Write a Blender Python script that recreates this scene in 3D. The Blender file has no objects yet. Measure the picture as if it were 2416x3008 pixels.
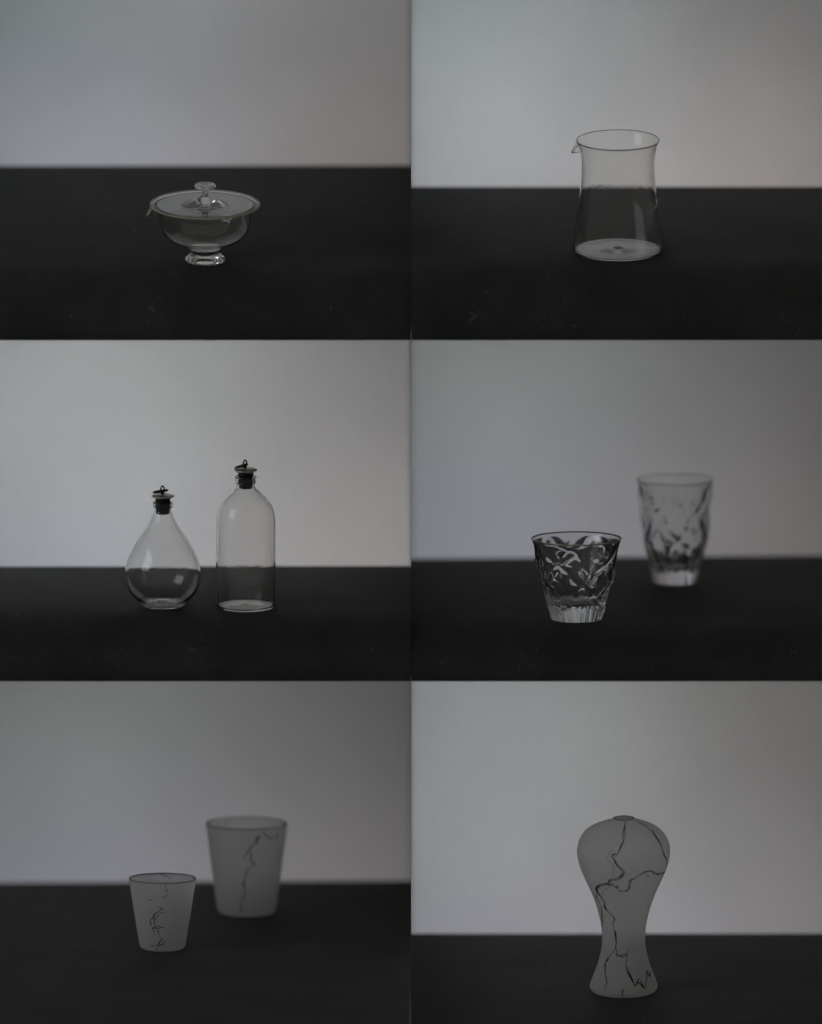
import bpy, bmesh, math, random
from mathutils import Matrix, Vector, noise

R = math.radians
sin, cos, tan, pi = math.sin, math.cos, math.tan, math.pi
random.seed(4)
S = 0.0004                      # metres per source pixel
CX, CY = 1208.0, 1504.0         # picture centre
PITCH = R(11.5)                 # the camera looks down by this much
VIEW = Vector((0, cos(PITCH), -sin(PITCH)))
UP = Vector((0, sin(PITCH), cos(PITCH)))
RIGHT = Vector((1, 0, 0))

scene = bpy.context.scene
COL = scene.collection

# ---------------------------------------------------------------- camera
cam_d = bpy.data.cameras.new("camera")
cam_d.type = 'ORTHO'
cam_d.ortho_scale = 3008 * S
cam_d.clip_start = 0.05
cam_d.clip_end = 30
cam = bpy.data.objects.new("camera", cam_d)
COL.objects.link(cam)
CAM_DIST = 3.0
cam.location = -VIEW * CAM_DIST
cam.rotation_euler = (R(90) - PITCH, 0, 0)
cam_d.dof.use_dof = True
cam_d.dof.focus_distance = CAM_DIST
cam_d.dof.aperture_fstop = 15.0
scene.camera = cam

# ---------------------------------------------------------------- world, exposure
world = bpy.data.worlds.new("World")
scene.world = world
world.use_nodes = True
world.node_tree.nodes['Background'].inputs[0].default_value = (1.0, 0.97, 0.94, 1)
world.node_tree.nodes['Background'].inputs[1].default_value = 0.128
vs = scene.view_settings
vs.view_transform = 'Standard'
vs.look = 'None'
vs.exposure = 0
vs.gamma = 1
cy = scene.cycles
cy.max_bounces = 24
cy.transmission_bounces = 24
cy.glossy_bounces = 10
cy.diffuse_bounces = 10
cy.caustics_reflective = True
cy.caustics_refractive = True
cy.blur_glossy = 0.6
cy.sample_clamp_indirect = 2.0
cy.use_denoising = True
cy.use_adaptive_sampling = False


def lamp(name, loc, target, sx, sy, power, color):
    d = bpy.data.lights.new(name, 'AREA')
    d.shape = 'RECTANGLE'
    d.size, d.size_y = sx, sy
    d.energy = power
    d.color = color
    o = bpy.data.objects.new(name, d)
    COL.objects.link(o)
    o.location = loc
    o.rotation_euler = (Vector(target) - Vector(loc)).to_track_quat('-Z', 'Y').to_euler()
    return o


# the window of the room, to the front left of the tables
lamp("window_light", (-2.7, -1.5, 1.15), (-0.1, 0.1, -0.05), 1.5, 1.6, 14.0, (0.88, 0.94, 1.0))

# ---------------------------------------------------------------- helpers


def nt(name):
    m = bpy.data.materials.new(name)
    m.use_nodes = True
    n = m.node_tree
    n.nodes.clear()
    out = n.nodes.new('ShaderNodeOutputMaterial')
    return m, n, out


def node(n, typ, **kw):
    x = n.nodes.new(typ)
    for k, v in kw.items():
        if k.startswith('_'):
            setattr(x, k[1:], v)
        else:
            x.inputs[k.replace('__', ' ')].default_value = v
    return x


def principled(n, out, **kw):
    b = n.nodes.new('ShaderNodeBsdfPrincipled')
    for k, v in kw.items():
        b.inputs[k.replace('__', ' ')].default_value = v
    n.links.new(b.outputs[0], out.inputs[0])
    return b


def mesh_obj(name, bm, mat, parent=None, M=None, smooth=True, recalc=True):
    if recalc:
        bmesh.ops.recalc_face_normals(bm, faces=bm.faces)
    me = bpy.data.meshes.new(name)
    bm.to_mesh(me)
    bm.free()
    if smooth:
        me.polygons.foreach_set('use_smooth', [True] * len(me.polygons))
    me.materials.append(mat)
    o = bpy.data.objects.new(name, me)
    COL.objects.link(o)
    if parent is not None:
        o.parent = parent
    if M is not None:
        o.matrix_local = M
    return o


def tag(o, label=None, cat=None, group=None, kind=None):
    if label:
        o['label'] = label
    if cat:
        o['category'] = cat
    if group:
        o['group'] = group
    if kind:
        o['kind'] = kind
    return o


class Cell:
    """one table with its backdrop: its own slope, its place on the picture"""

    def __init__(s, x0, x1, top, bot, theta, px, py, shift=0.0):
        s.x0, s.x1, s.top, s.bot = x0, x1, top, bot
        s.t = R(theta)
        s.px, s.py = px, py
        loc = RIGHT * ((px - CX) * S) + UP * ((CY - py) * S) + VIEW * shift
        s.M = Matrix.Translation(loc) @ Matrix.Rotation(s.t - PITCH, 4, 'X')

    def local(s, px, py, z=0.0):
        """point of the table plane (height z) seen at this pixel"""
        return Vector(((px - s.px) * S, ((s.py - py) * S - z * cos(s.t)) / sin(s.t), z))

    def thing(s, name, px, py, label, cat, group=None, rz=0):
        e = bpy.data.objects.new(name, None)
        e.empty_display_size = 0.01
        COL.objects.link(e)
        e.matrix_world = s.M @ Matrix.Translation(s.local(px, py)) @ Matrix.Rotation(rz, 4, 'Z')
        tag(e, label, cat, group)
        return e


def smooth_line(pts, n=6):
    """Catmull-Rom through points (any dimension)"""
    if len(pts) < 3:
        return [Vector(p) for p in pts]
    P = [Vector(p) for p in pts]
    P = [P[0] * 2 - P[1]] + P + [P[-1] * 2 - P[-2]]
    out = []
    for i in range(1, len(P) - 2):
        a, b, c, d = P[i - 1:i + 3]
        for k in range(n):
            t = k / n
            out.append(0.5 * ((2 * b) + (c - a) * t + (2 * a - 5 * b + 4 * c - d) * t * t
                              + (3 * b - a - 3 * c + d) * t ** 3))
    out.append(P[-2])
    return out


def lathe(name, prof, mat, parent, seg=128, n=5, disp=None, M=None, wob=0.0, closed=False, boost=None):
    """prof: list of smooth runs; each run a list of (r, z) in source pixels.
    Runs join with a crease.  Ends on the axis are closed by a fan."""
    pts = []
    for run in prof:
        q = smooth_line([(a, b) for a, b in run], n)
        q = [(max(0.0, v[0]), v[1]) for v in q]
        if pts and abs(pts[-1][0] - q[0][0]) < 1e-6 and abs(pts[-1][1] - q[0][1]) < 1e-6:
            q = q[1:]
        pts += q
    bm = bmesh.new()
    rings = []
    for (r, z) in pts:
        if r < 1e-4:
            rings.append([bm.verts.new((0, 0, z * S))])
            continue
        ring = []
        for k in range(seg):
            a = 2 * pi * k / seg
            rr = r
            if disp:
                rr += disp(a, r, z)
            if wob:
                rr += wob * noise.noise(Vector((cos(a) * 1.4, sin(a) * 1.4, z * 0.02)))
            ring.append(bm.verts.new((rr * S * sin(a), -rr * S * cos(a), z * S)))
        rings.append(ring)
    pairs = list(zip(rings, rings[1:]))
    if closed:
        pairs.append((rings[-1], rings[0]))
    for A, B in pairs:
        if len(A) == 1 and len(B) == 1:
            continue
        for k in range(seg):
            k2 = (k + 1) % seg
            if len(A) == 1:
                bm.faces.new((A[0], B[k2], B[k]))
            elif len(B) == 1:
                bm.faces.new((A[k], A[k2], B[0]))
            else:
                bm.faces.new((A[k], A[k2], B[k2], B[k]))
    o = mesh_obj(name, bm, mat, parent, M)
    if mat is FROST:                # etched outside, left smooth on the inside
        o.data.materials.append(FROST_IN)
        for p in o.data.polygons:
            c, q = p.center, p.normal
            rr = math.hypot(c.x, c.y)
            if (rr > 1e-6 and (c.x * q.x + c.y * q.y) / rr < -0.05) or (q.z > 0.5 and c.z < 30 * S) \
                    or (q.z < -0.3 and c.z > 60 * S and (c.x * q.x + c.y * q.y) < 0):
                p.material_index = 1
    if boost:                      # base faces given a raised index, added to brighten their reflection
        o.data.materials.append(BOOST_GLASS)
        for p in o.data.polygons:
            c = p.center
            if c.z < boost[1] * S and c.z > boost[0] * S and abs(p.normal.z) > 0.85 and math.hypot(c.x, c.y) < boost[2] * S:
                p.material_index = 1
    return o


def tube_bm(bm, pts, rad, seg=8, closed=False, cap=True):
    n = len(pts)
    rings = []
    for i, p in enumerate(pts):
        a = pts[(i - 1) % n] if (closed or i) else pts[i]
        b = pts[(i + 1) % n] if (closed or i < n - 1) else pts[i]
        d = (b - a)
        if d.length < 1e-9:
            d = Vector((0, 0, 1))
        d.normalize()
        ref = Vector((0, 0, 1)) if abs(d.z) < 0.9 else Vector((1, 0, 0))
        u = d.cross(ref).normalized()
        v = d.cross(u)
        r = rad(i / max(1, n - 1)) if callable(rad) else rad
        rings.append([bm.verts.new(p + (u * cos(2 * pi * k / seg) + v * sin(2 * pi * k / seg)) * r)
                      for k in range(seg)])
    pr = list(zip(rings, rings[1:])) + ([(rings[-1], rings[0])] if closed else [])
    for A, B in pr:
        for k in range(seg):
            bm.faces.new((A[k], A[(k + 1) % seg], B[(k + 1) % seg], B[k]))
    if cap and not closed:
        bm.faces.new(rings[0])
        bm.faces.new(rings[-1])


def box_bm(bm, x0, x1, y0, y1, z0, z1):
    v = [bm.verts.new((x, y, z)) for x in (x0, x1) for y in (y0, y1) for z in (z0, z1)]
    for f in ((0, 1, 3, 2), (4, 6, 7, 5), (0, 4, 5, 1), (2, 3, 7, 6), (0, 2, 6, 4), (1, 5, 7, 3)):
        bm.faces.new([v[i] for i in f])


# ---------------------------------------------------------------- materials


def mat_backdrop(name, col):
    m, n, out = nt(name)
    tc = node(n, 'ShaderNodeTexCoord')
    # faint woven grain and soft cloudiness of the sheet
    mp = node(n, 'ShaderNodeMapping')
    mp.inputs['Scale'].default_value = (600, 1, 60)
    n.links.new(tc.outputs['Object'], mp.inputs[0])
    w1 = node(n, 'ShaderNodeTexNoise', Scale=1.0, Detail=3.0)
    n.links.new(mp.outputs[0], w1.inputs['Vector'])
    mp2 = node(n, 'ShaderNodeMapping')
    mp2.inputs['Scale'].default_value = (50, 1, 700)
    n.links.new(tc.outputs['Object'], mp2.inputs[0])
    w2 = node(n, 'ShaderNodeTexNoise', Scale=1.0, Detail=3.0)
    n.links.new(mp2.outputs[0], w2.inputs['Vector'])
    cl = node(n, 'ShaderNodeTexNoise', Scale=7.0, Detail=2.0)
    n.links.new(tc.outputs['Object'], cl.inputs['Vector'])
    ad = node(n, 'ShaderNodeMath', _operation='ADD')
    n.links.new(w1.outputs[0], ad.inputs[0])
    n.links.new(w2.outputs[0], ad.inputs[1])
    ad2 = node(n, 'ShaderNodeMath', _operation='MULTIPLY_ADD')
    n.links.new(cl.outputs[0], ad2.inputs[0])
    ad2.inputs[1].default_value = 1.2
    n.links.new(ad.outputs[0], ad2.inputs[2])
    mr = node(n, 'ShaderNodeMapRange')
    mr.inputs['From Min'].default_value = 0.9
    mr.inputs['From Max'].default_value = 2.3
    mr.inputs['To Min'].default_value = 0.93
    mr.inputs['To Max'].default_value = 1.05
    n.links.new(ad2.outputs[0], mr.inputs[0])
    mx = node(n, 'ShaderNodeVectorMath', _operation='SCALE')
    mx.inputs[0].default_value = col
    n.links.new(mr.outputs[0], mx.inputs['Scale'])
    tr = node(n, 'ShaderNodeBsdfTranslucent')
    di = node(n, 'ShaderNodeBsdfDiffuse')
    n.links.new(mx.outputs[0], tr.inputs[0])
    n.links.new(mx.outputs[0], di.inputs[0])
    mi = node(n, 'ShaderNodeMixShader')
    mi.inputs[0].default_value = 0.35
    n.links.new(tr.outputs[0], mi.inputs[1])
    n.links.new(di.outputs[0], mi.inputs[2])
    n.links.new(mi.outputs[0], out.inputs[0])
    return m


def mat_table():
    m, n, out = nt("black_board")
    b = principled(n, out, Roughness=0.75)
    b.inputs['Specular IOR Level'].default_value = 0.28
    tc = node(n, 'ShaderNodeTexCoord')
    # soft patches of wear
    n1 = node(n, 'ShaderNodeTexNoise', Scale=9.0, Detail=6.0, Roughness=0.62)
    n.links.new(tc.outputs['Object'], n1.inputs['Vector'])
    r1 = node(n, 'ShaderNodeValToRGB')
    r1.color_ramp.elements[0].position = 0.3
    r1.color_ramp.elements[0].color = (0.021, 0.0200, 0.0186, 1)
    r1.color_ramp.elements[1].position = 0.75
    r1.color_ramp.elements[1].color = (0.044, 0.0418, 0.0388, 1)
    n.links.new(n1.outputs[0], r1.inputs[0])
    # fine dust and short scratches
    mp = node(n, 'ShaderNodeMapping')
    mp.inputs['Scale'].default_value = (90, 38, 90)
    mp.inputs['Rotation'].default_value = (0, 0, 0.5)
    n.links.new(tc.outputs['Object'], mp.inputs[0])
    n2 = node(n, 'ShaderNodeTexNoise', Scale=1.0, Detail=5.0, Roughness=0.7, Distortion=1.5)
    n.links.new(mp.outputs[0], n2.inputs['Vector'])
    mr = node(n, 'ShaderNodeMapRange')
    mr.inputs['From Min'].default_value = 0.60
    mr.inputs['From Max'].default_value = 0.74
    n.links.new(n2.outputs[0], mr.inputs[0])
    n3 = node(n, 'ShaderNodeTexNoise', Scale=16.0, Detail=2.0)
    n.links.new(tc.outputs['Object'], n3.inputs['Vector'])
    mr3 = node(n, 'ShaderNodeMapRange')
    mr3.inputs['From Min'].default_value = 0.5
    mr3.inputs['From Max'].default_value = 0.66
    n.links.new(n3.outputs[0], mr3.inputs[0])
    mu = node(n, 'ShaderNodeMath', _operation='MULTIPLY')
    n.links.new(mr.outputs[0], mu.inputs[0])
    n.links.new(mr3.outputs[0], mu.inputs[1])
    mx = node(n, 'ShaderNodeMixRGB')
    mx.inputs[2].default_value = (0.20, 0.20, 0.20, 1)
    n.links.new(mu.outputs[0], mx.inputs[0])
    n.links.new(r1.outputs[0], mx.inputs[1])
    n.links.new(mx.outputs[0], b.inputs['Base Color'])
    n4 = node(n, 'ShaderNodeTexNoise', Scale=420.0, Detail=3.0)
    n.links.new(tc.outputs['Object'], n4.inputs['Vector'])
    bp = node(n, 'ShaderNodeBump', Strength=0.35, Distance=0.0004)
    n.links.new(n4.outputs[0], bp.inputs['Height'])
    n.links.new(bp.outputs[0], b.inputs['Normal'])
    return m


def mat_glass(name, col=(0.985, 0.985, 0.975), rough=0.0, bump=0.0, ior=1.5):
    m, n, out = nt(name)
    g = node(n, 'ShaderNodeBsdfGlass', Roughness=rough, IOR=ior)
    g.inputs['Color'].default_value = (*col, 1)
    n.links.new(g.outputs[0], out.inputs[0])
    if bump:
        tc = node(n, 'ShaderNodeTexCoord')
        t = node(n, 'ShaderNodeTexNoise', Scale=70.0, Detail=1.5)
        n.links.new(tc.outputs['Object'], t.inputs['Vector'])
        bp = node(n, 'ShaderNodeBump', Strength=bump, Distance=0.001)
        n.links.new(t.outputs[0], bp.inputs['Height'])
        n.links.new(bp.outputs[0], g.inputs['Normal'])
    return m


def mat_frosted():
    m, n, out = nt("frosted_glass")
    tc = node(n, 'ShaderNodeTexCoord')
    t = node(n, 'ShaderNodeTexNoise', Scale=25.0, Detail=3.0)
    n.links.new(tc.outputs['Object'], t.inputs['Vector'])
    mr = node(n, 'ShaderNodeMapRange')
    mr.inputs['To Min'].default_value = 0.975
    mr.inputs['To Max'].default_value = 1.0
    n.links.new(t.outputs[0], mr.inputs[0])
    g = node(n, 'ShaderNodeBsdfGlass', Roughness=0.48, IOR=1.15)
    g.inputs['Color'].default_value = (1.0, 0.995, 0.985, 1)
    tr = node(n, 'ShaderNodeBsdfTranslucent')
    di = node(n, 'ShaderNodeBsdfDiffuse')
    mx = node(n, 'ShaderNodeVectorMath', _operation='SCALE')
    mx.inputs[0].default_value = (0.998, 0.99, 0.975)
    n.links.new(mr.outputs[0], mx.inputs['Scale'])
    n.links.new(mx.outputs[0], tr.inputs[0])
    n.links.new(mx.outputs[0], di.inputs[0])
    m1 = node(n, 'ShaderNodeMixShader')
    m1.inputs[0].default_value = 0.38
    n.links.new(tr.outputs[0], m1.inputs[1])
    n.links.new(di.outputs[0], m1.inputs[2])
    m2 = node(n, 'ShaderNodeMixShader')
    m2.inputs[0].default_value = 0.60
    n.links.new(g.outputs[0], m2.inputs[1])
    n.links.new(m1.outputs[0], m2.inputs[2])
    n.links.new(m2.outputs[0], out.inputs[0])
    return m


def mat_simple(name, col, rough=0.5, metal=0.0, spec=0.5, nscale=0, namt=0.2, bump=0.0):
    m, n, out = nt(name)
    b = principled(n, out, Roughness=rough, Metallic=metal)
    b.inputs['Specular IOR Level'].default_value = spec
    b.inputs['Base Color'].default_value = (*col, 1)
    if nscale:
        tc = node(n, 'ShaderNodeTexCoord')
        t = node(n, 'ShaderNodeTexNoise', Scale=nscale, Detail=5.0)
        n.links.new(tc.outputs['Object'], t.inputs['Vector'])
        r = node(n, 'ShaderNodeValToRGB')
        r.color_ramp.elements[0].position = 0.3
        r.color_ramp.elements[1].position = 0.7
        r.color_ramp.elements[0].color = (*[c * (1 - namt) for c in col], 1)
        r.color_ramp.elements[1].color = (*[min(1, c * (1 + namt)) for c in col], 1)
        n.links.new(t.outputs[0], r.inputs[0])
        n.links.new(r.outputs[0], b.inputs['Base Color'])
        if bump:
            bp = node(n, 'ShaderNodeBump', Strength=bump, Distance=0.0003)
            n.links.new(t.outputs[0], bp.inputs['Height'])
            n.links.new(bp.outputs[0], b.inputs['Normal'])
    return m


def mat_rimglass():
    m, n, out = nt("yellowish_rim_glass")
    g = node(n, 'ShaderNodeBsdfGlass', Roughness=0.05, IOR=1.5)
    g.inputs['Color'].default_value = (0.96, 0.95, 0.84, 1)
    d = node(n, 'ShaderNodeBsdfTranslucent')
    d.inputs[0].default_value = (0.90, 0.86, 0.64, 1)
    e = node(n, 'ShaderNodeBsdfDiffuse')
    e.inputs[0].default_value = (0.90, 0.86, 0.64, 1)
    m0 = node(n, 'ShaderNodeMixShader')
    n.links.new(d.outputs[0], m0.inputs[1])
    n.links.new(e.outputs[0], m0.inputs[2])
    m1 = node(n, 'ShaderNodeMixShader')
    m1.inputs[0].default_value = 0.5
    n.links.new(g.outputs[0], m1.inputs[1])
    n.links.new(m0.outputs[0], m1.inputs[2])
    n.links.new(m1.outputs[0], out.inputs[0])
    return m


TABLE = mat_table()
TRIM = mat_simple("pale_edging", (0.8, 0.8, 0.78), 0.5)
BOXM = mat_simple("added_case_lining", (0.75, 0.75, 0.74), 0.7, nscale=30, namt=0.05)
HOUSE = mat_simple("dark_housing", (0.05, 0.05, 0.05), 0.7, nscale=30, namt=0.1)
GLASS = mat_glass("clear_glass", bump=0.22, ior=1.47)
GLASS_THIN = mat_glass("thin_clear_glass", (0.985, 0.983, 0.975), bump=0.25, ior=1.40)
BOOST_GLASS = mat_glass("boosted_reflection_glass", (0.985, 0.98, 0.98), rough=0.02, ior=2.1, bump=0.05)  # index raised to put a brighter reflection into floors and lid
GLASS_RIM = mat_rimglass()
GLASS_CRYSTAL = mat_glass("pressed_glass", (0.975, 0.975, 0.97), ior=1.52)
FROST = mat_frosted()
FROST_IN = mat_glass("smooth_inner_glass", (1.0, 1.0, 0.995), rough=0.12, ior=1.05)
THREAD = mat_simple("black_glass_thread", (0.002, 0.002, 0.002), 0.6, spec=0.15)
THREAD_PALE = mat_simple("grey_glass_thread", (0.07, 0.07, 0.07), 0.5)
RUBBER = mat_simple("black_rubber", (0.0035, 0.003, 0.003), 0.4, spec=0.25, nscale=300, namt=0.2, bump=0.2)
METAL = mat_simple("aged_metal", (0.58, 0.54, 0.48), 0.32, metal=0.8, nscale=180, namt=0.25, bump=0.2)
LIP_GLINT = mat_simple('painted_lip_glint', (0.62, 0.62, 0.58), 0.15, spec=0.6, nscale=300, namt=0.3)  # opaque pale colour painted in so the spout edge looks lit
GOLD_TONE = mat_simple("gold_toned_edge", (0.50, 0.40, 0.22), 0.35, metal=0.6, nscale=120, namt=0.4)
METAL_DK = mat_simple("dark_metal", (0.035, 0.03, 0.026), 0.4, metal=0.8, nscale=200, namt=0.3)

# ---------------------------------------------------------------- the six tables and backdrops

C1 = Cell(0, 1208, 0, 999.3, 15.3, 602, 766, 0.0)
C2 = Cell(1208, 2416, 0, 999.3, 14.3, 1816, 737, 0.0)
C3 = Cell(0, 1208, 1000.4, 2001.2, 12.0, 722.5, 1783, 0.0)
C4 = Cell(1208, 2416, 1000.4, 2001.2, 8.6, 1694, 1819, 0.0)
C5 = Cell(0, 1208, 2002.3, 3008, 8.9, 477, 2787, 0.0)
C6 = Cell(1208, 2416, 2002.3, 3008, 13.0, 1832, 2914, 0.0)


def table_and_backdrop(c, yl, yr, front, name, label, wcol, lamps, last=False, first=False):
    """yl, yr: picture height of the far table edge at the left and right of the cell"""
    s, co = sin(c.t), cos(c.t)
    xl = (c.x0 - c.px) * S - (0.25 if c.x0 == 0 else -0.0002)
    xr = (c.x1 - c.px) * S + (0.25 if c.x1 > 2000 else -0.0002)
    Bl = (c.py - yl) * S / s
    Br = (c.py - yr) * S / s
    # table section, walked from the far bottom edge over the top to the front
    if last:
        fy, zb, rad = 0.30 + (3008 - c.py) * S / s * 0 + (3008 - c.py) * S / s, -0.05, 0.004
    else:
        fy = front
        zb = (-(c.bot - c.py) * S + fy * s) / co
        rad = min(0.07, -zb * 0.93)
    ry = 0.004 if last else 0.115
    B = max(Bl, Br)
    sec = [('b', -0.003, zb), ('b', 0.0, zb + 0.003), ('b', 0.0, -0.003), ('b', -0.0009, -0.0009), ('b', -0.003, 0.0)]
    for k in range(17):
        a = k / 16 * pi / 2
        sec.append(('f', -fy + ry - ry * sin(a), -rad + rad * cos(a)))
    sec.append(('f', -fy, zb))
    bm = bmesh.new()
    nx = 2
    cols = []
    for i in range(nx):
        x = xl + (xr - xl) * i / (nx - 1)
        back = Bl + (Br - Bl) * i / (nx - 1)
        cols.append([bm.verts.new((x, (back if k == 'b' else 0) + y, z)) for k, y, z in sec])
    m = len(sec)
    for i in range(nx - 1):
        for j in range(m):
            bm.faces.new((cols[i][j], cols[i][(j + 1) % m], cols[i + 1][(j + 1) % m], cols[i + 1][j]))
    bm.faces.new(cols[0])
    bm.faces.new(cols[-1])
    t = mesh_obj(name, bm, TABLE, smooth=False)
    for p in t.data.polygons:
        p.use_smooth = abs(p.normal.x) < 0.5
    t.data.set_sharp_from_angle(angle=R(40))
    t.matrix_world = c.M
    tag(t, label, kind='structure')
    if not last:
        bm = bmesh.new()
        box_bm(bm, xl, xr, -fy + 0.0002, -fy + 0.004, zb - 1.0 * S / co, zb)
        mesh_obj('edge_trim', bm, TRIM, t, smooth=False)
    # backdrop sheet
    W = B + 0.10
    ztop = ((c.py - c.top) * S - W * s) / co + (0.35 if first else 0.02)
    zbot = -0.10 * tan(c.t) - (0.035 if c is C4 else 0.10)
    bm = bmesh.new()
    box_bm(bm, xl, xr, W, W + 0.0015, zbot, ztop)
    w = mesh_obj('backdrop', bm, mat_backdrop('backdrop_sheet', wcol), smooth=False)
    w.matrix_world = c.M
    tag(w, 'sheet of plain pale grey paper standing behind the ' + label.split(' under ')[0], kind='structure')
    # added case behind the sheet, out of view, around the added lamps
    D = 0.42
    e = 0.004
    bm = bmesh.new()
    y0, y1 = W + 0.0016, W + D
    xi0, xi1 = xl + 0.0001, xr - 0.0001
    box_bm(bm, xi0, xi1, y1 - e, y1, zbot, ztop)
    box_bm(bm, xi0, xi1, y0, y1 - e - 0.0005, ztop - e, ztop)
    box_bm(bm, xi0, xi1, y0, y1 - e - 0.0005, zbot, zbot + e)
    box_bm(bm, xi0, xi0 + 0.0005, y0, y1 - e - 0.0005, zbot + e + 0.0002, ztop - e - 0.0002)
    box_bm(bm, xi1 - 0.0005, xi1, y0, y1 - e - 0.0005, zbot + e + 0.0002, ztop - e - 0.0002)
    h = mesh_obj('added_lamp_case', bm, BOXM, smooth=False)
    h.matrix_world = c.M
    tag(h, 'added white lined case, unseen, holding the added lamps behind the backdrop', kind='structure')
    for (fx, fz, dd, sx, sz, pw, colr) in lamps:
        # fx 0..1 across the cell, fz 0..1 from the table edge up to the top of the visible backdrop
        x = ((c.x0 + (c.x1 - c.x0) * fx) - c.px) * S
        zlo = -0.10 * tan(c.t)
        zhi = ((c.py - c.top) * S - W * s) / co
        z = zlo + (zhi - zlo) * fz
        p = c.M @ Vector((x, W + dd, z))
        q = c.M @ Vector((x, W, z))
        lamp('added_backlight', p, q, sx, sz, pw, colr)  # added lamp, hidden by the sheet, makes the backdrop's glow


# where the four added lamps of each case sit: across, up (0 table edge .. 1 top in view), depth, size
LAMP_AT = [(0.175, 0.85, 0.30, 0.16, 0.16), (0.22, -0.10, 0.27, 0.20, 0.05),
           (0.78, -0.10, 0.27, 0.20, 0.05), (0.60, 0.55, 0.36, 0.34, 0.30)]
LAMP_RGB = [[(0.01, 0.1032, 0.0996), (0.5659, 0.5701, 0.6882), (0.2588, 0.1974, 0.1561), (0.01, 0.01, 0.01)], [(0.5701, 0.6813, 0.7205), (0.4171, 0.4139, 0.4637), (0.5605, 0.4704, 0.4218), (0.01, 0.01, 0.01)], [(0.8363, 0.8956, 0.8298), (0.5763, 0.6337, 0.8309), (0.4841, 0.4068, 0.3604), (0.01, 0.01, 0.01)], [(0.3641, 0.4319, 0.3516), (0.4936, 0.4806, 0.7375), (0.4599, 0.3799, 0.3485), (0.01, 0.01, 0.01)], [(0.3063, 0.3599, 0.2708), (0.3019, 0.2939, 0.4375), (0.1819, 0.1522, 0.1377), (0.01, 0.01, 0.01)], [(0.6392, 0.7338, 0.7708), (0.3452, 0.3457, 0.4621), (0.2935, 0.2762, 0.3167), (0.1718, 0.1136, 0.01)]]   #FITLINE


def added_lamps(i):
    out = [(0.5, 1.7, 0.16, 0.34, 0.10, 0.36, (1.0, 0.98, 0.98))] if i == 0 else []   # added upper lamp, above the frame, brightens what the lid reflects
    for (fx, fz, dd, sx, sz), rgb in zip(LAMP_AT, LAMP_RGB[i]):
        m = max(rgb)
        if m > 1e-4:
            out.append((fx, fz, dd, sx, sz, m, tuple(v / m for v in rgb)))
    return out


PAPER = (0.66, 0.66, 0.66)
table_and_backdrop(C1, 487, 484, 0.13, 'table', 'black tabletop under the covered bowl', PAPER, added_lamps(0), first=True)
table_and_backdrop(C2, 547, 547, 0.15, 'table', 'black tabletop under the waisted jug', PAPER, added_lamps(1), first=True)
table_and_backdrop(C3, 1664, 1661, 0.13, 'table', 'black tabletop under the two stoppered bottles', PAPER, added_lamps(2))
table_and_backdrop(C4, 1641, 1625, 0.13, 'table', 'black tabletop under the two pressed tumblers', PAPER, added_lamps(3))
table_and_backdrop(C5, 2596, 2586, 0.10, 'table', 'black tabletop under the two frosted cups', PAPER, added_lamps(4), last=True)
table_and_backdrop(C6, 2741, 2741, 0.10, 'table', 'black tabletop under the frosted vase', PAPER, added_lamps(5), last=True)


# thin polished black divider added edge-on to keep blur from crossing the seam
bm = bmesh.new()
vv = []
for x in (-0.00017, 0.00017):
    for d_, u_ in ((-0.02, -0.75), (1.15, -0.75), (1.15, 0.75), (-0.02, 0.75)):
        p = VIEW * d_ + UP * u_
        vv.append(bm.verts.new((x, p.y, p.z)))
for f in ((0, 1, 2, 3), (4, 5, 6, 7), (0, 1, 5, 4), (1, 2, 6, 5), (2, 3, 7, 6), (3, 0, 4, 7)):
    bm.faces.new([vv[i] for i in f])
dv = mesh_obj('blur_divider', bm, mat_simple('polished_acrylic', (0.06, 0.06, 0.06), 0.0, spec=0.5), smooth=False)
tag(dv, 'added thin polished upright sheet, seen edge-on, between the left and the right tables', kind='structure')


# ---------------------------------------------------------------- covered bowl
def z_of(c, base, y):
    return (base - y) / cos(c.t)


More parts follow.
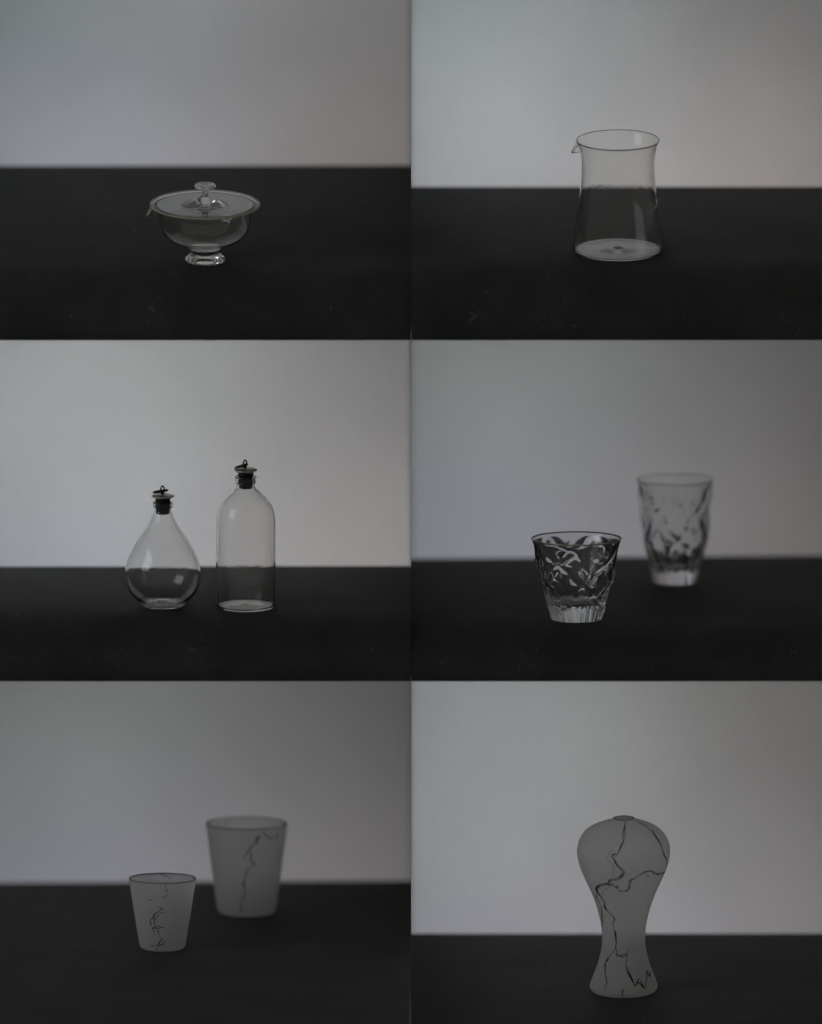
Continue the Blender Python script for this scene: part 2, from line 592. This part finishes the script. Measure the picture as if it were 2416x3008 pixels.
def bowl():
    t = C1.thing('covered_bowl', 603, 766,
                 'low clear glass bowl on a small foot with a knobbed flat lid and side spout', 'bowl')
    outer = [(0, 37), (22, 37.5), (42, 40.5), (62, 46.5), (82, 54), (100, 63), (115, 75), (126, 92), (132.5, 113),
             (135.5, 135), (137.5, 149), (142, 159), (151, 166.5), (157, 170)]
    rim = [(157, 170), (159.5, 172), (158.5, 174.5), (155, 174)]
    inner = [(155, 174), (149, 168.5), (140, 160.5), (135, 149.5), (132.9, 135), (129.8, 113.6), (123.4, 93.4), (112.8, 77.4),
             (98.2, 66), (80.8, 57.2), (61, 49.6), (41.5, 43.8), (20, 41), (0, 40.6)]
    lathe('bowl_body', [outer, rim, inner], GLASS, t, 160, 5, wob=0.4)
    # yellowish bead of the rim
    pts = [Vector((160 * S * sin(a), -160 * S * cos(a), 171.6 * S)) for a in [2 * pi * k / 160 for k in range(160)]]
    bm = bmesh.new()
    tube_bm(bm, pts, 2.4 * S, 10, closed=True)
    mesh_obj('rim_bead', bm, GLASS_RIM, t)
    # foot: hollow flaring ring with thick walls
    o = [(0, 36.6), (20, 36.8), (36, 38.4), (42, 37), (43, 24), (50, 17), (57.5, 10), (59.5, 5), (58, 1), (55, 0)]
    i = [(55, 0), (48, 0.8), (40, 2.6), (30, 3.6), (15, 4), (0, 4)]
    lathe('foot', [o, i], GLASS, t, 128, 5, wob=1.2)
    # lid
    lid = lathe('lid', [[(0, 167.4), (70, 167), (130, 166.6), (144, 166.5)],
                        [(144, 166.5), (146.5, 168.3), (144, 170.2)],
                        [(144, 170.2), (110, 170.8), (76, 171.4), (68, 172.0), (60, 174.4), (48, 178.4), (34, 185), (20, 193), (11, 198),
                         (9, 203), (8.7, 207), (10, 212), (17, 216), (26, 219), (31, 224), (31.5, 229), (28, 233),
                         (20, 233.5), (10, 231.5), (0, 231)]],
                BOOST_GLASS, t, 160, 5, wob=0.25)
    # steps turned in the cone around the knob
    for r, z in ((64, 173.6), (57, 175.4), (50, 178.0), (43, 181.2)):
        bm = bmesh.new()
        pts = [Vector((r * S * sin(a), -r * S * cos(a), z * S)) for a in [2 * pi * k / 96 for k in range(96)]]
        tube_bm(bm, pts, 0.9 * S, 6, closed=True)
        mesh_obj('turned_ring', bm, GLASS, lid)
    # spout: a pinched open beak on the left of the rim
    spout(t, 154, 175, 'left', length=17, drop=34, half=17, tilt=0, mat=GLASS, lipmat=LIP_GLINT)


def spout(t, r, z, side, length, drop, half, tilt, mat=None, ang=None, lipmat=None):
    """little folded beak: a V channel pulled from the rim, thick walled"""
    mat = mat or GLASS
    a = ang if ang is not None else R(-84)
    ca, sa = cos(a), sin(a)

    def P(out, lat, up):          # out along the radius, lat along the rim
        x = (r + out) * sa + lat * ca
        y = -(r + out) * ca + lat * sa
        return Vector((x * S, y * S, (z + up) * S))
    th = 1.6
    n = 7
    rows = []
    for k in range(n + 1):
        f = k / n
        w = half * (1 - f) ** 0.9 + 1.6
        out = -3 + (length + 3) * f
        top = -drop * 0.92 * f ** 1.15
        low = -drop * (1.0 - 0.10 * sin(pi * f)) - 1.5
        row = []
        for q in range(-6, 7):
            u = q / 6
            row.append((out - 2.0 * (1 - abs(u)) * (1 - f), w * u, top + (low - top) * (1 - abs(u) ** 1.6)))
        rows.append(row)
    bm = bmesh.new()
    up_, dn = [], []
    for row in rows:
        up_.append([bm.verts.new(P(*p)) for p in row])
        dn.append([bm.verts.new(P(p[0] - th * 0.7, p[1] * 1.10 + (0.8 if p[1] > 0 else -0.8), p[2] - th)) for p in row])
    m = len(up_[0])
    for i in range(n):
        for j in range(m - 1):
            bm.faces.new((up_[i][j], up_[i][j + 1], up_[i + 1][j + 1], up_[i + 1][j]))
            bm.faces.new((dn[i][j], dn[i + 1][j], dn[i + 1][j + 1], dn[i][j + 1]))
        for j in (0, m - 1):
            bm.faces.new((up_[i][j], up_[i + 1][j], dn[i + 1][j], dn[i][j]))
    for i in (0, n):
        for j in range(m - 1):
            bm.faces.new((up_[i][j], dn[i][j], dn[i][j + 1], up_[i][j + 1]))
    o = mesh_obj('spout', bm, mat, t)
    bm = bmesh.new()
    edge = [P(*r_[0]) for r_ in rows] + [P(*r_[-1]) for r_ in reversed(rows)]
    tube_bm(bm, smooth_line(edge, 3), 1.3 * S, 8)
    mesh_obj('lip_edge', bm, mat if lipmat is None else lipmat, o)
    md = o.modifiers.new('soften', 'SUBSURF')
    md.levels = md.render_levels = 1
    return o


bowl()


# ---------------------------------------------------------------- waisted jug
def jug():
    t = C2.thing('glass_jug', 1816, 737,
                 'tall clear thin glass jug with a narrow waist, flared foot and pinched beak', 'jug')
    outer = [(0, 1.0), (40, 0.9), (90, 0.7), (116, 0.2), (124, 0), (130, 2), (133.5, 8), (133.8, 18), (131, 44), (127, 75),
             (121, 120), (115, 160), (110.5, 198), (108, 232), (107.5, 262), (109.5, 290), (114, 314), (120, 330)]
    rim = [(120, 330), (122.6, 334.5), (121.5, 337), (119, 335)]
    inner = [(119, 335), (111, 314), (106.6, 290), (104.8, 262), (105.2, 232), (107.7, 198), (112, 160), (118, 120),
             (124.2, 75), (128.2, 44), (130.5, 20), (130, 10), (128.6, 6.6), (125, 5.6), (110, 5.9), (90, 6.0), (60, 6.2), (36, 7.0), (26, 8.0)]
    nub = [(26, 8.0), (17, 8.2), (12, 11), (9, 13.4), (5, 12.8), (0, 12.2)]
    lathe('glass_body', [outer, rim, inner, nub], GLASS_THIN, t, 176, 5, wob=0.5, boost=(-1, 12, 127))
    spout(t, 120, 334, 'left', length=17, drop=33, half=15, tilt=0, mat=GLASS_THIN, ang=R(-83))


jug()


# ---------------------------------------------------------------- stoppers of the two bottles
def stopper(t, z0, z1, rt, rb, zc, rc, loop_x, ringspec):
    """rubber plug from z0 up to z1, metal cap disc at zc with a loop and a pull ring"""
    plug = lathe('stopper', [[(0, z0), (rb - 1.5, z0)], [(rb - 1.5, z0), (rb, z0 + 1.5)],
                             [(rb, z0 + 1.5), (rb + (rt - rb) * 0.5, (z0 + z1) / 2), (rt, z1)],
                             [(rt, z1), (rt * 0.9, z1 + 0.2), (0, z1 + 0.2)]], RUBBER, t, 64, 3)
    lathe('cap_disc', [[(0, zc - 3), (rt + 3, zc - 3)], [(rt + 3, zc - 3), (rc - 2, zc - 2.2), (rc, zc - 0.2), (rc - 1, zc + 2)],
                       [(rc - 1, zc + 2), (rc - 5, zc + 3.2), (rc * 0.6, zc + 4.2), (rc * 0.25, zc + 5.0), (0, zc + 5.2)]],
          METAL, plug, 96, 4)
    # upright loop
    bm = bmesh.new()
    lz = zc + 6 + 12
    pts = [Vector(((loop_x + 5.0 * cos(a)) * S, 4.0 * sin(a) * 0.5 * S, (lz + 11 * sin(a)) * S))
           for a in [2 * pi * k / 28 for k in range(28)]]
    tube_bm(bm, pts, 2.6 * S, 10, closed=True)
    box = [Vector((loop_x * S, 0, (zc + 5) * S)), Vector((loop_x * S, 0, (zc + 11) * S))]
    tube_bm(bm, box, 3.4 * S, 12)
    mesh_obj('cap_loop', bm, METAL_DK, plug)
    # pull ring lying through the loop
    cx, dz, a0, R1, R2, thick = ringspec
    bm = bmesh.new()
    pts = []
    for k in range(48):
        a = 2 * pi * k / 48
        u = R1 * cos(a)
        v = R2 * sin(a)
        pts.append(Vector(((cx + u * cos(a0)) * S, v * S, (zc + dz + u * sin(a0)) * S)))
    tube_bm(bm, pts, thick * S, 10, closed=True)
    mesh_obj('pull_ring', bm, METAL_DK, plug)
    return plug


def flask():
    t = C3.thing('glass_bottle', 479, 1780,
                 'smaller teardrop shaped clear glass bottle with round belly and black stopper', 'bottle',
                 'stoppered bottles side by side')
    Z = lambda y: z_of(C3, 1780, y)
    outer = [(0, 2), (25, 1.6), (45, 0.6), (52, 0), (58, 1.5), (61, 4), (66, 9.5), (80, 22), (95, 39), (104.5, 58), (110, 82),
             (110.8, 104), (107.5, 128), (100, 149), (87, 175), (70, 204), (49.5, 234), (34, 262), (26.5, 283), (24.6, 296)]
    lip = [(24.6, 296), (28.2, 297), (29, 301), (29, 309), (28, 312.5), (24.5, 313)]
    inner = [(24.5, 313), (22.6, 311), (21.6, 300), (21.4, 292), (23.4, 282), (31, 261), (46.5, 233), (67, 203), (84, 174),
             (97, 148), (104.6, 127.5), (108, 104), (107.2, 83), (101.5, 60), (91.5, 41.5), (76.5, 26), (61, 14), (50, 8.5), (40, 8.2),
             (30, 9.6), (26, 11.4), (20, 11.4), (15, 13.4), (8, 15.5), (0, 16)]
    lathe('glass_body', [outer, lip, inner], GLASS_THIN, t, 160, 5, wob=0.5, boost=(-1, 17, 82))
    stopper(t, Z(1509), Z(1464), 22.3, 19.2, Z(1457), 33.5, -1, (-7, 14, R(9), 21, 12, 2.6))


def tall_bottle():
    t = C3.thing('glass_bottle', 722.5, 1783,
                 'taller straight sided clear glass bottle with rounded shoulders and black stopper', 'bottle',
                 'stoppered bottles side by side')
    Z = lambda y: z_of(C3, 1783, y)
    outer = [(0, 1.2), (20, 1.1), (55, 0.7), (72, 0.1), (79, 0), (84, 2.5), (86, 8), (86.3, 25), (87, 80), (87.8, 150), (88, 230),
             (86.8, 265), (82, 292), (71, 315), (56, 333.5), (41, 347), (31.5, 355), (28, 362), (27.2, 372)]
    lip = [(27.2, 372), (31, 373.5), (32, 378), (32, 388), (31, 392.5), (27.5, 393.5)]
    inner = [(27.5, 393.5), (25.2, 391), (24, 376), (23.9, 366), (25.4, 357.5), (34, 347.5), (52, 332), (68, 313), (79, 290.5),
             (83.8, 265), (85, 230), (84.8, 150), (84, 80), (83.3, 26), (82.6, 12), (80.5, 7), (76, 6.0), (60, 6.0), (46, 6.4), (41, 7.1), (36, 7.0), (31, 7.9), (26, 7.8), (21, 8.8), (15, 8.8), (9, 10.4), (0, 10.6)]
    lathe('glass_body', [outer, lip, inner], GLASS_THIN, t, 160, 5, wob=0.5, boost=(-1, 17, 82))
    stopper(t, Z(1434), Z(1388), 23.4, 19.8, Z(1380.5), 34, -2, (-12, 12, R(17), 19, 8, 2.3))


flask()
tall_bottle()


# ---------------------------------------------------------------- pressed tumblers
def emboss(N, z0, tier, amp, phase, zfade, foot_top, nfl, seed, rw=0.05, fl=2.2, fi=1.0):
    def ridge(d, w):
        return math.exp(-(d / w) ** 2)

    def f(a, r, z):
        out = 0.0
        if z > foot_top - 6:
            v = (z - z0) / tier
            u = (a + phase) * N / (2 * pi)
            u += 0.05 * noise.noise(Vector((sin(a) * 2, cos(a) * 2, z * 0.02 + seed)))
            # the branches sag towards each knot
            vv = v + 0.10 * sin(2 * pi * v)
            p = u + vv / 2
            q = u - vv / 2
            dp = abs(p - round(p))
            dq = abs(q - round(q))
            k = min(1.0, max(0.0, (zfade - z) / 34.0)) * min(1.0, max(0.0, (z - foot_top + 6) / 10.0))
            h = ridge(dp, rw) * (0.8 + 0.35 * sin(3.1 * round(p) + 2.0 * v))
            h2 = ridge(dq, rw) * (0.8 + 0.35 * cos(2.3 * round(q) - 2.4 * v))
            knot = ridge(dp, 0.10) * ridge(dq, 0.10)
            pil = -0.12 * (1 - ridge(dp, 0.2)) * (1 - ridge(dq, 0.2))
            dent = -0.5 * ridge(dp - 0.17, 0.06) * ridge(dq - 0.30, 0.10)
            wav = 0.15 * noise.noise(Vector((sin(a) * 3.2, cos(a) * 3.2, z * 0.05 + seed)))
            du = abs(2 * u - round(2 * u)) / 2
            dv = abs(v * 1.0 - round(v * 2) / 2)
            fan = (0.15 + 0.3 * fi) * ridge(du, 0.03) * ridge(dv, 0.16)
            u3 = 2.0 * u + 0.35 * noise.noise(Vector((sin(a) * 3, cos(a) * 3, z * 0.03 + seed * 2)))
            p3, q3 = u3 + vv + 0.5, u3 - 1.3 * vv + 0.3
            fine = fi * 0.18 * max(ridge(abs(p3 - round(p3)), 0.10), ridge(abs(q3 - round(q3)), 0.08))
            fine *= 0.5 + 0.5 * sin(3.0 * u + 5.0 * v)
            out += amp * k * (max(h, h2) + fan + fine + 0.8 * knot + pil + dent + wav)
        if z < foot_top + 8:
            k = min(1.0, max(0.0, (foot_top + 8 - z) / 10.0))
            ff = abs(sin(a * nfl / 2 + 0.9 * noise.noise(Vector((sin(a) * 5, cos(a) * 5, seed)))
                         + 0.25 * noise.noise(Vector((sin(a) * 6, z * 0.05, seed)))))
            out += k * fl * (ff - 0.6 + 0.9 * noise.noise(Vector((sin(a) * 7, cos(a) * 7, z * 0.012 + seed))))
        return out
    return f


def tumbler(c, px, py, prof_out, prof_in, rim_r, rim_z, label, N, z0, tier, amp, phase, zfade, ft, nfl, seed, rw, fl, fi):
    t = c.thing('glass_tumbler', px, py, label, 'glass', 'pressed glass tumblers')
    fn = emboss(N, z0, tier, amp, phase, zfade, ft, nfl, seed, rw, fl, fi)
    bm_prof = []
    # outer surface with relief
    pts = smooth_line(prof_out, 14)
    pin = smooth_line(prof_in, 5)
    seg = 300
    bm = bmesh.new()
    rings = []

    def ring(r, z, d):
        if r < 1e-3:
            return [bm.verts.new((0, 0, z * S))]
        rr = []
        for k in range(seg):
            a = 2 * pi * k / seg
            q = r + (fn(a, r, z) if d else 0)
            rr.append(bm.verts.new((q * S * sin(a), -q * S * cos(a), z * S)))
        return rr
    zb = pts[0][1]
    rings.append(ring(0, zb + 2.5, False))
    rings.append(ring(pts[0][0] * 0.5, zb + 2.2, False))
    rings.append(ring(pts[0][0] * 0.9, zb + 0.6, False))
    for p in pts:
        rings.append(ring(p[0], p[1], True))
    for p in pin:
        rings.append(ring(p[0], p[1], False))
    for A, B in zip(rings, rings[1:]):
        for k in range(seg):
            k2 = (k + 1) % seg
            if len(A) == 1:
                bm.faces.new((A[0], B[k2], B[k]))
            elif len(B) == 1:
                bm.faces.new((A[k], A[k2], B[0]))
            else:
                bm.faces.new((A[k], A[k2], B[k2], B[k]))
    mesh_obj('glass_body', bm, GLASS_CRYSTAL, t)
    bm = bmesh.new()
    ringp = [Vector((rim_r * S * sin(a), -rim_r * S * cos(a), rim_z * S)) for a in [2 * pi * k / 160 for k in range(160)]]
    tube_bm(bm, ringp, 1.3 * S, 8, closed=True)
    mesh_obj('golden_rim', bm, GOLD_TONE, t)  # thin gold-coloured ring along the rim


tumbler(C4, 1694, 1819,
        [(71, 0), (73.5, 2.5), (77, 14), (82, 32), (87, 50), (92, 72), (99, 96), (108, 121), (115, 150), (119, 182), (123, 208),
         (128, 228), (132, 238), (132, 240.5)],
        [(132, 240.5), (129.5, 240), (123.5, 226), (117, 205), (112, 180), (107, 150), (99, 122), (89, 98), (79, 76),
         (70, 60), (58, 50), (35, 47.5), (0, 47)],
        132.3, 240.5, 'short wide pressed glass tumbler in sharp focus, nearest the front', 5, 44, 66, 3.0, R(26), 230, 42, 26, 1.3, 0.07, 3.0, 0.1)
tumbler(C4, 1984, 1711,
        [(62, 0), (64.5, 2), (66, 9), (70, 30), (72, 40), (75, 54), (80, 80), (87, 110), (94, 145), (99, 185), (101, 225),
         (104, 262), (109, 292), (112, 303), (112.5, 306)],
        [(112.5, 306), (109.5, 305.5), (104.5, 290), (99.5, 262), (96, 225), (93, 185), (88, 145), (81, 110), (73, 80),
         (66, 58), (56, 47), (35, 43.5), (0, 43)],
        112, 306, 'tall blurred pressed glass tumbler standing farther back', 5, 52, 84, 4.2, R(32), 296, 40, 14, 7.7, 0.075, 2.4, 0.15)


# ---------------------------------------------------------------- frosted cups and vase
def prof_fn(outer):
    pts = smooth_line(outer, 8)
    pts = [(p[1], p[0]) for p in pts]
    pts.sort()

    def f(z):
        if z <= pts[0][0]:
            return pts[0][1]
        for a, b in zip(pts, pts[1:]):
            if a[0] <= z <= b[0]:
                k = (z - a[0]) / max(1e-9, b[0] - a[0])
                return a[1] + (b[1] - a[1]) * k
        return pts[-1][1]
    return f


def on_surface(c, bx, by, f, px, py, zmax, back=False):
    """the point of the turned surface that shows at picture point (px, py)"""
    z = (by - py) / cos(c.t)
    for _ in range(40):
        z = min(max(z, 0), zmax)
        r = f(z)
        u = max(-0.985, min(0.985, (px - bx) / r))
        y = -r * math.sqrt(1 - u * u) * (-1 if back else 1)
        z2 = ((by - py) - y * sin(c.t)) / cos(c.t)
        z = z + 0.5 * (z2 - z)
    z = min(max(z, 0), zmax)
    r = f(z) + (0.6 if not back else -0.6)
    u = max(-0.985, min(0.985, (px - bx) / r))
    return Vector((r * u * S, -r * math.sqrt(1 - u * u) * (-1 if back else 1) * S, z * S))


def threads(t, c, bx, by, outer, zmax, lines, scale, ox, oy):
    f = prof_fn(outer)
    for ln in lines:
        w, pts = ln[0], ln[1]
        back = len(ln) > 2 and ln[2]
        mat = THREAD if w > 0.75 else THREAD_PALE
        sm = smooth_line(pts, 5)
        P = []
        for i, p in enumerate(sm):
            P.append(on_surface(c, bx, by, f, ox + scale * p[0], oy + scale * p[1], zmax, back))
        bm = bmesh.new()
        ph = random.random() * 6
        m = len(P)
        tube_bm(bm, P, lambda k: w * S * (0.35 + 0.65 * min(1, 6 * min(k, 1 - k) + 0.15))
                * (0.95 + 0.35 * sin(ph + k * m * 0.35)), 6)
        mesh_obj('black_thread', bm, mat, t)


def cup(px, py, label, r_top, h, r_bot, lines, phase):
    t = C5.thing('frosted_cup', px, py, label, 'cup', 'frosted glass cups with black threads')
    rb = r_bot
    outer = [(0, 0.8), (rb * 0.5, 0.6), (rb - 16, 0), (rb - 11, 0.6), (rb - 5, 4), (rb - 0.6, 12), (rb + 1.8, 24)]
    n = 6
    for k in range(1, n + 1):
        f = k / n
        outer.append((rb + 1.8 + (r_top - rb - 1.8) * f, 24 + (h - 24) * f))
    rim = [(r_top, h), (r_top - 0.4, h + 1.8), (r_top - 3, h + 0.5)]
    inner = [(r_top - 3, h + 0.5)]
    for k in range(n - 1, -1, -1):
        f = k / n
        inner.append((rb - 1.6 + (r_top - rb - 1.4) * f, 28 + (h - 28) * f))
    inner += [(rb - 5, 17), (rb - 12, 10), (rb * 0.5, 8.5), (0, 8.5)]
    lathe('cup_body', [outer, rim, inner], FROST, t, 144, 5, wob=0.4)
    bm = bmesh.new()
    pts = [Vector(((r_top - 1.2) * S * sin(a), -(r_top - 1.2) * S * cos(a), (h + 1.4) * S)) for a in [2 * pi * k / 144 for k in range(144)]]
    tube_bm(bm, pts, 1.5 * S, 8, closed=True)
    mesh_obj('dark_rim', bm, mat_rim, t)
    threads(t, C5, px, py, outer, h, lines, 520 / 1732, 350, 2370)


mat_rim = mat_glass("smoky_rim_glass", (0.58, 0.58, 0.58), rough=0.1)

front_lines = [
    (1.5, [(430, 988), (422, 998), (390, 1025), (348, 1050), (335, 1085), (310, 1110), (308, 1135), (318, 1163)]),
    (0.8, [(392, 984), (410, 990), (430, 988)]),
    (1.1, [(452, 1030), (410, 1040), (370, 1075), (347, 1110), (350, 1145), (368, 1168), (400, 1172), (425, 1182), (452, 1180)]),
    (1.1, [(368, 1168), (330, 1190), (345, 1215), (350, 1238)]),
    (0.9, [(335, 1190), (365, 1188), (396, 1192), (396, 1215), (375, 1216), (372, 1196)]),
    (0.9, [(385, 1216), (394, 1255), (412, 1288), (428, 1290)]),
    (1.3, [(425, 1296), (400, 1320), (394, 1345), (350, 1355), (308, 1365)]),
    (1.0, [(442, 1302), (435, 1340), (400, 1357), (372, 1380), (375, 1412)]),
    (0.7, [(440, 824), (455, 815), (474, 820)]),
    (1.0, [(470, 860), (450, 882), (412, 890)]),
    (0.6, [(275, 905), (300, 905), (320, 910), (300, 918)]),
    (0.7, [(470, 745), (455, 775), (474, 820), (470, 860)]),
    (0.9, [(405, 660), (440, 672), (490, 690), (508, 703)], True),
]
back_lines = [
    (1.4, [(1345, 292), (1380, 300), (1398, 290)]),
    (2.4, [(1355, 295), (1350, 335), (1352, 372)]),
    (1.3, [(1345, 330), (1290, 400), (1240, 470), (1225, 520)]),
    (1.3, [(1300, 420), (1290, 490), (1300, 540)]),
    (2.0, [(1300, 540), (1318, 556), (1335, 565)]),
    (1.3, [(1320, 560), (1255, 620), (1245, 680), (1220, 730)]),
    (2.0, [(1218, 725), (1222, 770), (1240, 825)]),
    (1.2, [(1240, 825), (1215, 900), (1200, 950), (1195, 1000), (1190, 1035)]),
    (1.2, [(1400, 205), (1410, 240), (1440, 280), (1480, 312), (1510, 310)]),
    (1.8, [(1500, 315), (1502, 265)]),
    (1.0, [(1510, 312), (1545, 290), (1558, 235)]),
]
cup(478, 2787, 'small frosted glass cup with black squiggly lines, in focus at the front', 99, 208, 68, front_lines, 0)
cup(725, 2682, 'larger blurred frosted glass cup with faint dark lines, behind the small one', 120, 265, 86, back_lines, 1)


def vase():
    bx, by = 1832.5, 2914
    t = C6.thing('frosted_vase', bx, by,
                 'frosted glass vase with bulbous shoulders, narrow waist and thin black crackle lines', 'vase')
    k = 340 / 1242
    raw = [(366, 1915), (350, 1865), (325, 1800), (285, 1700), (256, 1600), (236, 1500), (231, 1400), (237, 1300),
           (255, 1200), (281, 1100), (313, 1000), (352, 900), (399, 800), (445, 700), (481, 600), (498, 500), (495, 430),
           (475, 355), (430, 283), (355, 222), (250, 176), (155, 146), (118, 130)]
    body = [(r * k, (by - (2370 + y * k)) / cos(C6.t)) for r, y in raw]
    foot = [(0, 1), (40, 0.8), (72, 0), (82, 0.8), (91, 4), (97, 10)]
    z_top = body[-1][1]
    outer = foot + body + [(31.4, z_top + 1.0)]
    rim = [(31.4, z_top + 1.0), (30.6, z_top + 2.4), (28, z_top + 2)]
    inner = [(28, z_top + 2), (27.5, z_top - 2)]
    th = 4.5
    for (r, z) in reversed(body[:-1]):
        inner.append((r - th, z - (3.5 if z > 430 else 0)))
    inner += [(92, 16), (78, 11), (40, 10), (0, 10)]
    lathe('vase_body', [outer, rim, inner], FROST, t, 176, 4, wob=0.5)
    bm = bmesh.new()
    pts = [Vector((29.6 * S * sin(a), -29.6 * S * cos(a), (z_top + 2.6) * S)) for a in [2 * pi * q / 96 for q in range(96)]]
    tube_bm(bm, pts, 1.3 * S, 8, closed=True)
    mesh_obj('dark_rim', bm, mat_rim, t)
    L = [
        (1.3, [(648, 118), (648, 180), (628, 260), (622, 330), (630, 365), (612, 400), (590, 450), (565, 508), (530, 508),
               (505, 525), (515, 552), (535, 575), (555, 615), (590, 655), (626, 680), (634, 710), (610, 750), (570, 780),
               (505, 785), (470, 790), (475, 817), (440, 820), (380, 835), (338, 860), (333, 890), (350, 925), (385, 965),
               (408, 1005)]),
        (0.9, [(648, 180), (642, 250), (645, 310), (625, 375), (600, 440), (575, 490), (545, 530), (528, 568), (548, 612),
               (594, 665), (614, 700), (600, 738), (560, 762), (500, 776), (468, 788)]),
        (1.2, [(480, 800), (497, 802), (497, 842), (460, 832), (400, 845), (352, 868), (347, 895), (370, 935), (400, 980),
               (412, 1008)]),
        (1.1, [(408, 1005), (430, 1015), (424, 1070), (445, 1105), (490, 1145), (525, 1185), (532, 1215), (518, 1255),
               (530, 1330), (545, 1400), (550, 1460), (547, 1510), (555, 1570), (570, 1598), (620, 1590), (662, 1562),
               (675, 1530)]),
        (0.8, [(412, 1010), (432, 1030), (434, 1075), (450, 1105)]),
        (0.9, [(540, 1330), (552, 1400), (546, 1470)]),
        (1.3, [(600, 1600), (618, 1616), (672, 1576)]),
        (1.0, [(672, 1576), (660, 1640), (655, 1700), (665, 1760), (700, 1822), (725, 1870), (742, 1912), (760, 1922),
               (775, 1880), (792, 1850), (812, 1865), (838, 1920), (858, 1952), (868, 1900), (878, 1830), (880, 1762),
               (898, 1772), (906, 1812), (914, 1775), (918, 1755)]),
        (0.8, [(664, 1700), (678, 1760), (712, 1822), (748, 1905)]),
        (1.0, [(750, 1916), (790, 1884), (830, 1925), (852, 1950)]),
        (0.9, [(878, 1768), (896, 1800), (908, 1822), (916, 1795)]),
        (0.9, [(547, 1480), (535, 1530), (490, 1590), (455, 1630), (432, 1680), (425, 1730), (435, 1800), (450, 1880),
               (430, 1930), (440, 1985)]),
        (0.9, [(452, 1628), (468, 1636), (455, 1655), (438, 1665), (436, 1700), (434, 1780)]),
        (1.0, [(340, 880), (338, 930), (334, 965), (345, 975), (365, 1020), (392, 1080), (400, 1180), (404, 1255),
               (396, 1285), (388, 1262)]),
        (1.6, [(338, 930), (334, 968)]),
        (1.0, [(742, 135), (800, 172), (870, 208), (910, 245), (950, 285), (1000, 360), (1035, 420), (1048, 480),
               (1070, 530), (1086, 550), (1093, 600), (1080, 680), (1060, 705), (1010, 716), (965, 705), (935, 690),
               (870, 695), (820, 720), (770, 755), (720, 780), (690, 800), (680, 850), (690, 875), (665, 897),
               (620, 908), (580, 895), (548, 862), (532, 855), (525, 825)]),
        (1.3, [(905, 240), (940, 248), (958, 290), (1005, 362), (1038, 425), (1054, 490), (1078, 535)]),
        (1.3, [(935, 690), (950, 716), (985, 726), (1030, 714)]),
        (1.2, [(718, 785), (704, 820), (688, 872), (668, 897), (620, 908), (578, 893)]),
        (0.9, [(515, 825), (540, 862), (568, 845), (560, 870), (548, 850)]),
        (0.5, [(500, 470), (465, 510), (460, 560), (490, 600), (527, 645), (518, 720), (515, 770)]),
        (0.5, [(470, 850), (455, 880), (410, 900), (405, 960)]),
        (0.5, [(865, 700), (880, 735), (915, 745)]),
        (0.5, [(520, 455), (495, 470)]),
        (1.2, [(628, 1955), (616, 1985), (622, 2030), (640, 2045)]),
    ]
    threads(t, C6, bx, by, outer, z_top, [(w * 1.3, p) for w, p in L], k, 1660, 2370)


vase()
